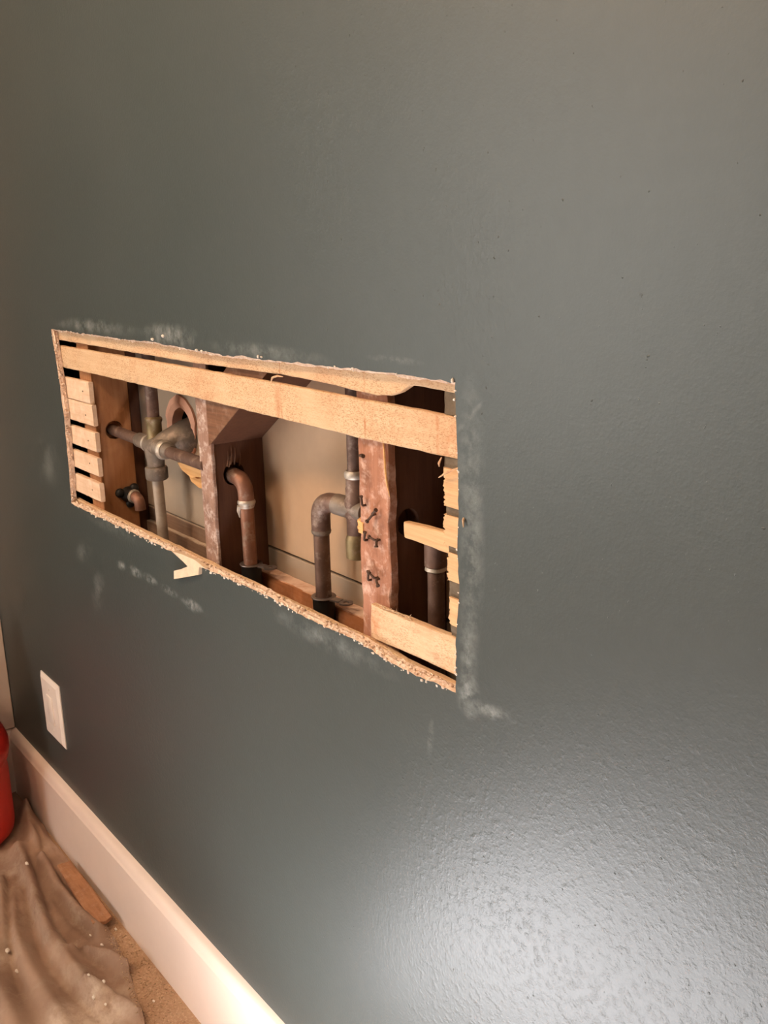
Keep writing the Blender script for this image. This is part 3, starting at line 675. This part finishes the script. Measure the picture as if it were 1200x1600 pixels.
# ------------------------------------------------------------------ drop cloth, debris and jug on the floor
VAL = [  # valleys of the folds, floor coordinates (x, y)
    ([(-2.02,-.085),(-1.90,-.105),(-1.78,-.125),(-1.70,-.128),(-1.63,-.118),(-1.56,-.105)], .010, .011),
    ([(-1.90,-.135),(-1.76,-.165),(-1.66,-.180),(-1.58,-.178),(-1.50,-.168),(-1.42,-.155)], .011, .012),
    ([(-1.97,-.150),(-1.84,-.190),(-1.70,-.228),(-1.60,-.245)], .010, .012),
    ([(-1.82,-.095),(-1.74,-.098),(-1.66,-.085)], .010, .010),
    ([(-2.10,-.045),(-1.98,-.055),(-1.86,-.060)], .010, .012)]
RID = [([(-2.05,-.100),(-1.88,-.125),(-1.74,-.148),(-1.60,-.150),(-1.48,-.140)], .022, .020), ([(-1.95,-.118),(-1.80,-.147),(-1.68,-.158)], .012, .012),
       ([(-1.98,-.070),(-1.86,-.082),(-1.74,-.080),(-1.66,-.066)], .018, .016), ([(-1.95,-.170),(-1.78,-.205),(-1.64,-.215),(-1.45,-.215)], .020, .022),
       ([(-1.64,-.125),(-1.58,-.085),(-1.52,-.060)], .020, .013), ([(-1.52,-.150),(-1.46,-.115),(-1.40,-.100)], .016, .014), ([(-1.88,-.230),(-1.70,-.270),(-1.50,-.285)], .022, .026),
       ([(-2.20,-.03),(-2.12,-.05),(-2.05,-.055)], .030, .02)]
def seg_d(p, pl):
    best = 9
    for a, b in zip(pl, pl[1:]):
        ax, ay = a; bx, by = b; dx, dy = bx-ax, by-ay
        u = max(0, min(1, ((p[0]-ax)*dx + (p[1]-ay)*dy)/(dx*dx+dy*dy)))
        best = min(best, math.hypot(p[0]-ax-u*dx, p[1]-ay-u*dy))
    return best
def cloth_edge(x):   # edge towards the baseboard
    return lerp_tab([(-2.31,-.026),(-2.0,-.026),(-1.86,-.030),(-1.75,-.034),(-1.66,-.048),(-1.58,-.055),(-1.48,-.075),(-1.38,-.100),(-1.25,-.14),(-1.0,-.24)], x)
def cloth_h(x, y):
    h = .0065 + .004*nz(x*9, y*14, 1.) + .0030*nz(x*22, y*44, 5.) + .0016*nz(x*60, y*110, 2.)
    p = (x, y)
    near = x < -1.2 and y > -.5
    if near:
        for pl, dp, wd in VAL: h -= 1.9*dp*math.exp(-(seg_d(p, pl)/(wd*.48))**2)
        for pl, dp, wd in RID: h += 1.15*dp*math.exp(-(seg_d(p, pl)/(wd*.85))**2)
    return max(.0022 + .001*nz(x*30, y*30), h)
bm = bmesh.new(); NX, NY = 260, 150; G = []
for i in range(NX+1):
    x = -2.312 + 1.45*i/NX; ye = cloth_edge(x) + .006*nz(x*14, 3.) + .003*nz(x*40, 9.); row = []
    for j in range(NY+1):
        u = (j/NY)**1.5; y = ye + (-1.55 - ye)*u
        row.append(bm.verts.new((x, y, cloth_h(x, y))))
    G.append(row)
for i in range(NX):
    for j in range(NY): bm.faces.new((G[i][j], G[i][j+1], G[i+1][j+1], G[i+1][j]))
bmesh.ops.recalc_face_normals(bm, faces=bm.faces)
if bm.faces[0].normal.z < 0: bmesh.ops.reverse_faces(bm, faces=bm.faces)
cloth = tag(link('drop_cloth', bm, M['cloth'], smooth=True), 'dusty brown canvas drop cloth rumpled on the floor by the baseboard', 'drop cloth')
md = cloth.modifiers.new('thickness', 'SOLIDIFY'); md.thickness = .0012; md.offset = -1

# wood offcut
def quad_prism(P, z0, z1, tilt=0.):
    bm = bmesh.new(); n = len(P)
    lo = [bm.verts.new((x, y, z0 + tilt*(x-P[0][0]))) for x, y in P]; hi = [bm.verts.new((x, y, z1 + tilt*(x-P[0][0]))) for x, y in P]
    bm.faces.new(lo[::-1]); bm.faces.new(hi)
    for i in range(n): bm.faces.new((lo[i], lo[(i+1) % n], hi[(i+1) % n], hi[i]))
    bmesh.ops.recalc_face_normals(bm, faces=bm.faces); return bm
bm = quad_prism([(-1.905,-.062),(-1.900,-.034),(-1.78,-.033),(-1.668,-.036),(-1.662,-.052),(-1.672,-.075),(-1.78,-.070)], .020, .029, -.012)
bmesh.ops.bevel(bm, geom=bm.edges[:], offset=.0012, segments=1, affect='EDGES')
tag(link('wood_offcut', bm, M['offcut']), 'brown lath offcut lying on the drop cloth against the baseboard', 'wood scrap')
# small plaster chips, each its own
CH = [(-1.930,-.118,.0075,'pale oval plaster chip on cloth just below the red jug'),(-1.620,-.0790,.0065,'pale chip on cloth by the near end of the brown offcut'),
      (-1.668,-.084,.005,'small chip against the near left corner of the offcut'),(-1.655,-.036,.0055,'sliver chip at the near right corner of the offcut'),
      (-1.485,-.128,.0055,'white plaster crumb on the pale fold of cloth'),(-1.510,-.146,.0045,'whitish crumb left of the larger crumb on the pale fold'),
      (-1.478,-.152,.0070,'largest whitish crumb on the pale fold of cloth'),(-1.460,-.138,.005,'yellowish crumb right of the largest crumb on the fold'),
      (-1.720,-.230,.010,'pale plaster chip at left picture edge, upper of two'),(-1.660,-.232,.011,'pale plaster chip at left picture edge, lower of two'),
      (-1.425,-.062,.005,'tan crumb on the sawdust strip halfway along'),(-1.335,-.058,.006,'tan chip on the sawdust nearest the camera'),
      (-1.715,-.030,.006,'crumb on the floor beside the right edge of the offcut')]
for x, y, r, lab in CH:
    bm = bmesh.new(); crumb(bm, (0,0,0), r*.72)
    for v in bm.verts: v.co.z *= .6
    h = cloth_h(x, y) if y < cloth_edge(x) else 0
    o = tag(link('plaster_chip', bm, M['chalk']), lab, 'plaster chip', 'plaster chips on the floor'); o.location = (x, y, h + r*.35)
# sawdust strip between cloth and baseboard
bm = bmesh.new()
for i in range(2600):
    x = random.triangular(-1.72,-1.0,-1.45); ye = cloth_edge(x); y = random.uniform(ye-.012, -.021)
    r = random.choice((.0005,.0007,.0010,.0016))
    h = cloth_h(x, y) if y < ye else 0
    a = random.uniform(0, PI); c, s_ = math.cos(a)*r*1.6, math.sin(a)*r*1.6
    v = [bm.verts.new((x+c, y+s_, h)), bm.verts.new((x-s_, y+c, h)), bm.verts.new((x-c, y-s_, h)), bm.verts.new((x+s_*.3, y-c*.3, h+r*1.2))]
    for f in ((0,1,3),(1,2,3),(2,0,3),(0,2,1)): bm.faces.new([v[k] for k in f])
tag(link('sawdust', bm, flat('tan_sawdust', (.58,.38,.23), .95, 0, .2, 300)), 'tan sawdust strip between drop cloth and baseboard', 'sawdust', kind='stuff')

# red jug in the corner
t = empty('plastic_jug', (-2.180,-.189,.004), 'tall red plastic jug standing on drop cloth in the corner', 'jug')
JX, JY = -2.180, -.189
bm = bmesh.new()
prof = [(.012,.085),(.013,.108),(.022,.117),(.040,.120),(.12,.1205),(.170,.121),(.184,.1185),(.190,.117),(.196,.1185),(.208,.126),(.225,.1295),(.245,.1290),(.262,.124),(.280,.116),(.33,.104),(.40,.088),(.45,.068),(.48,.044),(.49,.030)]
sweep(bm, [(JX, JY, z) for z, r in prof], [r for z, r in prof], 40)
part('body', bm, M['red'], None, t, 60)
part('cap', profile((JX,JY,.488), (JX,JY,1), [(0,.032),(.004,.036),(.036,.036),(.040,.032)], 24), M['red'], None, t)
part('handle', sweep(bmesh.new(), fillet([(JX-.075,JY-.04,.36),(JX-.115,JY-.06,.44),(JX-.04,JY-.02,.475)], .03), .011, 12), M['red'], None, t, 60)

# ------------------------------------------------------------------ ceiling lamps and the added fill panel
GR = .10
for i, (lx, ly, lz, lw) in enumerate(LAMPS_AT):
    t = empty('ceiling_lamp', (lx, ly, ZC), ('round warm ceiling lamp, the one nearer the left wall', 'round warm ceiling lamp, the one farther from the left wall')[i], 'ceiling lamp', 'ceiling lamps')
    part('base', profile((lx,ly,ZC-.001), (lx,ly,0), [(0,.12),(.02,.12),(.022,.08)], 32), M['steel'], None, t)
    bm = bmesh.new(); bmesh.ops.create_uvsphere(bm, u_segments=24, v_segments=16, radius=GR)
    for v in bm.verts: v.co += Vector((lx, ly, lz))
    part('globe', bm, glow('lamp_glass', LAMP_COL, lw/(4*PI*PI*GR*GR)), None, t, 180)
t = empty('added_fill_light', (FILL_AT[0], FILL_AT[1], 0), 'added yellow fill panel on the drop cloth, out of view, brightens the grey wall', 'fill light')
d = (Vector(FILL_AIM) - Vector(FILL_AT)).normalized(); wa = Vector(FILL_AT)
rx = Vector((1,0,0)); rx = (rx - rx.dot(d)*d).normalized(); ry = d.cross(rx)
def panel_box(sx, sy, d0, d1):
    bm = box(bmesh.new(), -sx/2, sx/2, -sy/2, sy/2, d0, d1)
    for v in bm.verts: v.co = wa + rx*v.co.x + ry*v.co.y + d*v.co.z
    return bevel(bm, .004, 2)
part('added_fill_housing', panel_box(FILL_SIZE[0]+.03, FILL_SIZE[1]+.03, -.035, .0), M['yellow'], None, t)  # lamp body added around the unseen fill light
for sx in (-.2, .2):
    part('added_fill_foot', bevel(box(bmesh.new(), wa.x+sx-.012, wa.x+sx+.012, wa.y-.11, wa.y+.02, .016, .026), .003), M['rubber'], None, t)
    part('added_fill_bracket', sweep(bmesh.new(), [(wa.x+sx, wa.y-.06, .022), tuple(wa + rx*sx - d*.03)], .008, 10), M['rubber'], None, t)
ld = bpy.data.lights.new('fill_panel', 'AREA'); ld.shape = 'RECTANGLE'; ld.size, ld.size_y = FILL_SIZE; ld.energy = FILL_W; ld.color = FILL_COL
lo = bpy.data.objects.new('added_fill_lamp', ld); COL.objects.link(lo)
lo.matrix_world = Matrix.Translation(wa + d*.004) @ Matrix((rx, -ry, -d)).transposed().to_4x4()
lo.parent = t; lo.matrix_parent_inverse = t.matrix_world.inverted()
